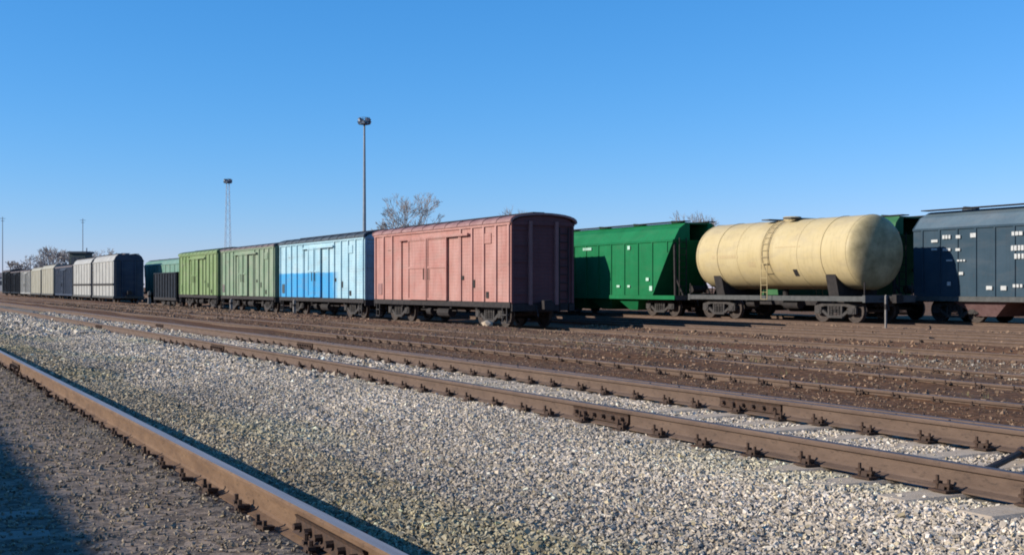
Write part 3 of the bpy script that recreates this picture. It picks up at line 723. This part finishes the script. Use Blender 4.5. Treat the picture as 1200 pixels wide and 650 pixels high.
# ------------------------------------------------------------------ tank wagon
def tank_wagon(label, X, y0, y1, zr, zc, Rr):
    L = y1-y0; t = thing('tank_wagon', label, 'wagon', (X, (y0+y1)/2, zr), group='goods wagons standing in the yard')
    e = L/2 - .30; n = 48; rings = []
    def ring(y, r): return [(r*math.cos(2*math.pi*k/n), y, zc + r*math.sin(2*math.pi*k/n)) for k in range(n)]
    dish = .62
    prof = [(-e + dish*(1-math.cos(a)), Rr*math.sin(a)) for a in np.linspace(.03, math.pi/2, 14)]
    ys_ = [(y, r) for y, r in prof] + [(y, Rr) for y in np.linspace(-e+dish, e-dish, 12)[1:-1]] + [(-y, r) for y, r in reversed(prof)]
    b = MB(); b.loft([ring(y, r) for y, r in ys_]); b.build('tank_shell', M['cream'], t, smooth=True)
    def band(y, w, m_, th=.014, nm='seam_band'):
        b = MB(); b.loft([ring(y-w/2, Rr-.004), ring(y-w/2, Rr+th), ring(y+w/2, Rr+th), ring(y+w/2, Rr-.004)], cap=False); b.build(nm, m_, t, smooth=True)
    for y in (-e+dish+.02, -e*.36, e*.36, e-dish-.02): band(y, .06, M['cream'], .01)
    for y in (-e*.62, e*.62): band(y, .10, M['cream'], .022, 'strap')
    # saddles
    for s in (-1, 1):
        arc = [(1.15*math.cos(a)*1.12, zc + Rr*math.sin(a)*1.004) for a in np.linspace(math.pi*1.16, math.pi*1.84, 9)]
        arc = [(Rr*1.004*math.cos(a), zc+Rr*1.004*math.sin(a)) for a in np.linspace(math.pi*1.2, math.pi*1.8, 9)]
        b = MB(); b.prism_y(arc + [(1.0, .98), (-1.0, .98)], s*(e-1.75)-.28, s*(e-1.75)+.28); b.build('saddle', M['under'], t)
        b = MB(); b.box(-1.35, 1.35, s*L/2-.14 if s > 0 else s*L/2, s*L/2 if s > 0 else s*L/2+.14, .82, 1.10); b.build('buffer_beam', M['frame_grey'], t)
        b = MB(); b.box(-1.3, 1.3, s*(L/2-.9)-.72, s*(L/2-.9)+.72, 1.02, 1.06); b.build('end_platform', M['under'], t)
        for xp in (-1.28, 1.28):
            b = MB(); b.bar((xp, s*(L/2-.1), 1.06), (xp, s*(L/2-.1), 1.6), .04, .04); b.build('handrail_post', M['under'], t)
    for s in (-1, 1):
        b = MB(); b.box(min(s*1.22, s*1.34), max(s*1.22, s*1.34), -L/2+.14, L/2-.14, .86, 1.06); b.build('side_sill', M['frame_grey'], t)
    b = MB(); b.box(-.3, .3, -L/2+.14, L/2-.14, .66, 1.0)
    for y in np.linspace(-L/2+.8, L/2-.8, 6): b.box(-1.2, 1.2, y-.06, y+.06, .80, 1.0)
    b.build('underframe', M['under'], t)
    # dome, manhole, walkway and ladders
    b = MB(); b.tube((0, 0, zc+Rr-.05), (0, 0, zc+Rr+.11), .36, n=16); b.tube((0, 0, zc+Rr+.11), (0, 0, zc+Rr+.15), .41, .36, n=16); b.build('manhole', M['cream'], t)
    b = MB(); b.box(-.9, .9, -.95, -.45, zc+Rr+.0, zc+Rr+.05); b.box(-.9, .9, .45, .95, zc+Rr+.0, zc+Rr+.05); b.build('walkway', M['frame_grey'], t)
    for s in (-1, 1):
        b = MB(); pts = [(s*(Rr+.06)*math.cos(a), zc+(Rr+.06)*math.sin(a)) for a in np.linspace(-.25, 1.2, 9)]
        pts = [(s*(Rr+.06), .9)] + [(s*(Rr+.06), zc-.4)] + pts
        for q in (-.2, .2):
            for (xa, za), (xb, zb) in zip(pts[:-1], pts[1:]): b.bar((xa, q, za), (xb, q, zb), .022, .03)
        l = b.build('ladder', M['cream'], t)
        for (xa, za), (xb, zb) in zip(pts[:-1], pts[1:]):
            d = math.hypot(xb-xa, zb-za); m_ = max(1, round(d/.3))
            for j in range(m_):
                f = j/m_; b = MB(); b.box(xa+(xb-xa)*f-.009, xa+(xb-xa)*f+.009, -.2, .2, za+(zb-za)*f-.009, za+(zb-za)*f+.009); b.build('rung', M['cream'], l)
    b = MB(); b.tube((0, .4, zc-Rr+.02), (0, .4, .55), .13, n=10); b.build('outlet_valve', M['under'], t)
    b = MB(); b.tube((-.95, -1.6, .7), (-.95, -.7, .7), .2, n=12); b.tube((-.95, 1.2, .72), (-.95, 1.75, .72), .17, n=12); b.build('brake_gear', M['under'], t)
    # worn lettering and a spill stain plate on the near side, curved with the shell
    def curved(yc, zc_, w, hgt, mat, nm, segs=4):
        b = MB(); a0 = math.asin((zc_-hgt/2-zc)/Rr); a1 = math.asin((zc_+hgt/2-zc)/Rr); nn = max(2, int(w/.16)) if w > .45 else 1
        for k in range(nn):
            ya = yc-w/2+k*w/nn; yb = ya+w/nn*random.uniform(.6, .85)
            A = np.linspace(a0, a1, segs)
            for i in range(segs-1):
                b.add([(-(Rr+.006)*math.cos(A[i]), ya, zc+(Rr+.006)*math.sin(A[i])), (-(Rr+.006)*math.cos(A[i]), yb, zc+(Rr+.006)*math.sin(A[i])),
                       (-(Rr+.006)*math.cos(A[i+1]), yb, zc+(Rr+.006)*math.sin(A[i+1])), (-(Rr+.006)*math.cos(A[i+1]), ya, zc+(Rr+.006)*math.sin(A[i+1]))], [(0, 1, 2, 3)])
        b.build(nm, mat, t)
    curved(e*.52, zc-.05, 1.9, .16, M['mark_dark'], 'stencilled_marking')
    curved(e*.18, zc-.42, .5, .2, M['mark_dark'], 'stencilled_marking')
    curved(-e*.30, zc-.80, .42, .28, M['under'], 'stencilled_marking')
    curved(-e*.25, zc+.28, 1.6, .05, M['mark_dark'], 'stencilled_marking')
    bogies(t, L, 1.95); couplers(t, L, .96)
tank_wagon('cream yellow tank wagon with a walkway and ladder at mid length', X35, 34.35, 45.75, ZT, 2.82, 1.5)

# a wagon left of the picture: its roof edge throws the shadow in the lower left corner
track(-9.67, -.07, 'railway track left of the picture under the dark green boxcar', M['timber'], RAIL_OLD, -4, 50, clips=False, far=False, rail_y=(-30, 60))
boxcar('dark green boxcar standing just left of the picture, shading the lower left corner', -9.67, 1.0, 17.4, .08, M['green_old'], M['roof'], .95, 3.78, 4.15)

# ------------------------------------------------------------------ lamp masts
def mast(label, x, y_top, H, lat, pair=False):
    d = (H - .5 - EYE) * 1400 / (336 - y_top); X, Y = spot(x, d)
    t = thing('lamp_mast', label, 'lamp mast', (X, Y, -.5), group='tall floodlight masts')
    b = MB()
    if pair:
        for s in (-1, 1):
            for q in (-1, 1): b.tube((s*.75, q*.75, 0), (s*.28, q*.28, H-1), .06, .04, n=6)
        for k in range(14):
            z0 = k*(H-1)/14; z1 = (k+1)*(H-1)/14; w0 = .75-.47*k/14; w1 = .75-.47*(k+1)/14
            for (ax, ay, bx, by) in ((-1,-1,1,-1), (1,-1,1,1), (1,1,-1,1), (-1,1,-1,-1)): b.tube((ax*w0, ay*w0, z0), (bx*w1, by*w1, z1), .018, n=4)
    else:
        b.tube((0, 0, 0), (0, 0, H*.5), .30, .22, n=12); b.tube((0, 0, H*.5), (0, 0, H-.9), .22, .13, n=12)
    b.build('mast_pole', M['mast_pale'] if pair else M['mast'], t)
    b = MB(); n = 14
    b.tube((0, 0, H-1.05), (0, 0, H-.95), .75, n=n)
    for k in range(n):
        a = 2*math.pi*k/n; a2 = 2*math.pi*(k+1)/n
        b.bar((.75*math.cos(a), .75*math.sin(a), H-1), (.75*math.cos(a), .75*math.sin(a), H-.15), .04, .04)
        b.bar((.75*math.cos(a), .75*math.sin(a), H-.15), (.75*math.cos(a2), .75*math.sin(a2), H-.15), .04, .04)
    b.build('platform', M['lamp'], t)
    for k in range(8):
        a = 2*math.pi*k/8 + .2
        b = MB(); b.box(-.24, .24, -.12, .16, -.22, .22); l = b.build('floodlight', M['lamp'], t)
        l.location = (.72*math.cos(a), .72*math.sin(a), H-.45 - (.35 if k % 2 else 0)); l.rotation_euler = (R(-25), 0, a-math.pi/2)
        b = MB(); b.box(-.2, .2, .162, .17, -.18, .18); b.build('lens', M['lens'], l)
    return t
mast('tall floodlight mast rising behind the blue boxcar', 427, 137, 25.0, 0)
mast('more distant lattice floodlight mast above the green boxcars', 267, 209, 25.0, 0, True)
def thin_pole(label, x, y_top, H):
    d = (H - .5 - EYE) * 1400 / (336 - y_top); X, Y = spot(x, d)
    t = thing('pole', label, 'pole', (X, Y, -.5), group='distant thin poles')
    b = MB(); b.tube((0, 0, 0), (0, 0, H), .16, .09, n=8); b.build('shaft', M['mast'], t)
    b = MB(); b.bar((-.8, 0, H-.5), (.8, 0, H-.5), .1, .1); b.bar((-.5, 0, H-1.2), (.5, 0, H-1.2), .1, .1); b.build('cross_arm', M['mast'], t)
thin_pole('faint thin pole above the chalky white hoppers', 97, 256, 22)
thin_pole('faint thin pole at the far left edge', 3, 254, 22)

# ------------------------------------------------------------------ bare trees
def tree(label, x, y_top, H, spread=.5, seed=1, levels=6, group='bare winter trees behind the wagons', stems=3, d=None, twig=.012):
    rnd = random.Random(seed)
    d = d or (H - .5 - EYE) * 1400 / (336 - y_top); X, Y = spot(x, d)
    t = thing('bare_tree', label, 'tree', (X, Y, -.5), group=group)
    tr = MB(); cr_ = MB()
    def grow(p, dr, ln, r, lev):
        q = p + dr*ln
        (tr if lev < 2 else cr_).tube(p, q, r, r*.68, n=7 if lev < 2 else (4 if lev < 4 else 3), cap=False)
        if lev >= levels: return
        nb = rnd.choice((2, 3, 3)) if lev > 0 else stems
        for k in range(nb):
            ax = Vector((rnd.gauss(0, 1), rnd.gauss(0, 1), rnd.gauss(0, .5))).normalized()
            nd = (dr + ax*rnd.uniform(spread*.6, spread*1.25) + Vector((0, 0, .10))).normalized()
            grow(q, nd, ln*rnd.uniform(.62, .86), max(twig, r*rnd.uniform(.5, .66)), lev+1)
    grow(Vector((0, 0, 0)), Vector((rnd.uniform(-.05, .05), 0, 1)), H*.22, H*.026, 0)
    zmax = max(v[2] for v in cr_.v); k = H / zmax
    for b in (tr, cr_): b.v = [(x_*k, y_*k, z_*k) for x_, y_, z_ in b.v]
    tr.build('trunk', M['bark'], t); cr_.build('crown', M['bark'], t)
tree('bare winter tree with a wide twiggy crown above the red boxcar roof', 478, 224, 12.0, .62, 5, 7, stems=4, twig=.016)
tree('tip of a bare tree just above the right end of the red boxcar', 632, 240, 11, .42, 9, 6)
tree('tip of a bare tree above the join of green hopper and tank', 818, 246, 11, .42, 12, 6)
lt = [('bare tree left of the dark green signal cabin, tallest of the far clump', 70, 287, 11, 21), ('low bare tree in the far clump above the dusty cream wagon', 52, 296, 10, 22),
      ('low spreading bare tree far off above the dull grey boxcar', 34, 299, 9, 23), ('bare tree far off directly above the nearest white hopper', 122, 290, 11, 24),
      ('small bare tree far off near the left edge of the photo', 18, 304, 8, 26), ('bare tree between the signal cabin and the tallest far tree', 82, 293, 10, 27)]
for lab, x, yt, H, sd in lt: tree(lab, x, yt, H, .66, sd, 6, group='far bare trees at left', twig=.04, stems=4)

# ------------------------------------------------------------------ signal cabin far left, low sheds on the horizon
X, Y = spot(95, 232)
t = thing('signal_cabin', 'dark green signal cabin with flat roof above the white hoppers', 'building', (X, Y, -.5), -TH)
b = MB(); b.box(-1.5, 1.5, -2, 2, 0, 8.1); b.build('wall', M['cabin'], t)
b = MB(); b.box(-1.8, 1.8, -2.3, 2.3, 8.1, 8.45); r_ = b.build('roof', M['roof_blue'], t)
b = MB(); b.tube((.8, .8, 8.45), (.8, .8, 9.2), .12, n=8); b.build('vent_pipe', M['mast'], r_)
for k in range(3):
    b = MB(); b.box(-1.2+k*.85, -.5+k*.85, -2.03, -1.98, 5.9, 7.4); w = b.build('window', M['glass'], t)
    b = MB(); b.box(-1.25+k*.85, -.45+k*.85, -2.05, -2.032, 5.8, 5.9); b.build('sill', M['cabin_pale'], w)
def shed(label, x, d, w, h, mat):
    X, Y = spot(x, d); t = thing('shed', label, 'building', (X, Y, -.5), -TH, 'distant yard sheds')
    b = MB(); b.box(-w/2, w/2, -4, 4, 0, h); b.build('wall', mat, t)
    b = MB(); b.prism_x([(-4.4, h), (4.4, h), (0, h+1.6)], -w/2-.3, w/2+.3); b.build('roof', M['roof'], t)
    for k in range(int(w/5)):
        b = MB(); xx = -w/2+2.5+k*5; b.box(xx-.7, xx+.7, -4.04, -3.99, h*.45, h*.75); b.build('window', M['glass'], t)
shed('long pale shed far off behind the white hoppers', 128, 300, 14, 6.0, M['cabin_pale'])
shed('low grey shed on the horizon at far left', 8, 420, 26, 5.0, M['cabin_pale'])

# ------------------------------------------------------------------ trackside posts and small things
def post(label, x, y_base, y_top, X, w=.06):
    Y = along(x, X); z0 = float(ground_z(X, Y)); d = dist(X, Y); z1 = EYE - (y_top-336)*d/1400
    t = thing('marker_post', label, 'post', (X, Y, z0-.05), group='white trackside marker posts')
    H = z1 - z0 + .05; b = MB(); b.box(-w/2, w/2, -w/2, w/2, 0, H); b.prism_y([(-w/2, H), (w/2, H), (0, H+.05)], -w/2, w/2); b.build('shaft', M['postwhite'], t)
    b = MB(); b.box(-w/2-.004, w/2+.004, -w/2-.004, w/2+.004, H*.62, H*.78); b.build('dark_band', M['under'], t)
post('white marker post in front of the red boxcar end', 637, 380, 349, 22.9)
post('white marker post by the near end of the tank wagon', 1038, 382, 347, 32.6)
post('white marker post right of the chalky white hopper end', 175, 362, 342, 18.2, .2)
post('pale marker post below the join of the two green boxcars', 271, 364, 351, 18.3, .14)
post('pale marker post in front of the blue boxcar', 345, 366, 352, 18.3, .12)
# steel rod lying between the rails of the second track
o = MB().tube((5.62, 4.78, .07), (6.62, 5.32, .05), .022, n=8).tube((6.55, 5.27, .05), (6.70, 5.38, .045), .034, n=8).build('steel_rod', M['clip'])
tag(o, 'dark steel rod lying aslant between the rails at the right edge', 'rod')
# broken concrete lump by the red boxcar
def lump(label, x, y, X, s):
    Y = along(x, X); z = float(ground_z(X, Y)); b = MB(); rnd = random.Random(int(x))
    vs = [(c[0]*s*rnd.uniform(.7, 1.2), c[1]*s*rnd.uniform(.8, 1.3), c[2]*s*.7*rnd.uniform(.7, 1.2)) for c in ICO_V]
    b.add(vs, [tuple(f) for f in ICO_F]); o = b.build('concrete_lump', M['concrete'], None, (X, Y, z+s*.3)); tag(o, label, 'rubble', 'pieces of rubble')
lump('pale broken concrete lump beside the near wheels of the red boxcar', 571, 383, 17.6, .20)

# dry weed tufts
b = MB(); rnd = random.Random(3)
for _ in range(150):
    x = rnd.choice((rnd.uniform(2.0, 3.6), rnd.uniform(1.75, 2.3), rnd.uniform(10.4, 18))); y = rnd.uniform(max(2, x*.8), 9 if x < 5 else 34)
    z = float(ground_z(x, y)); hh = rnd.uniform(.02, .055) if x < 5 else rnd.uniform(.05, .16)
    for _k in range(9):
        a = rnd.uniform(0, 6.28); l = hh*rnd.uniform(.5, 1.1); dx, dy = math.cos(a), math.sin(a); ox, oy = rnd.gauss(0, hh*.4), rnd.gauss(0, hh*.4)
        b.add([(x+ox-dy*.003, y+oy+dx*.003, z), (x+ox+dy*.003, y+oy-dx*.003, z), (x+ox+dx*l*.5, y+oy+dy*l*.5, z+l)], [(0, 1, 2)])
o = b.build('dry_grass', M['grass']); o['kind'] = 'stuff'; o['label'] = 'sparse dry weeds in the ballast and dirt'; o['category'] = 'grass'
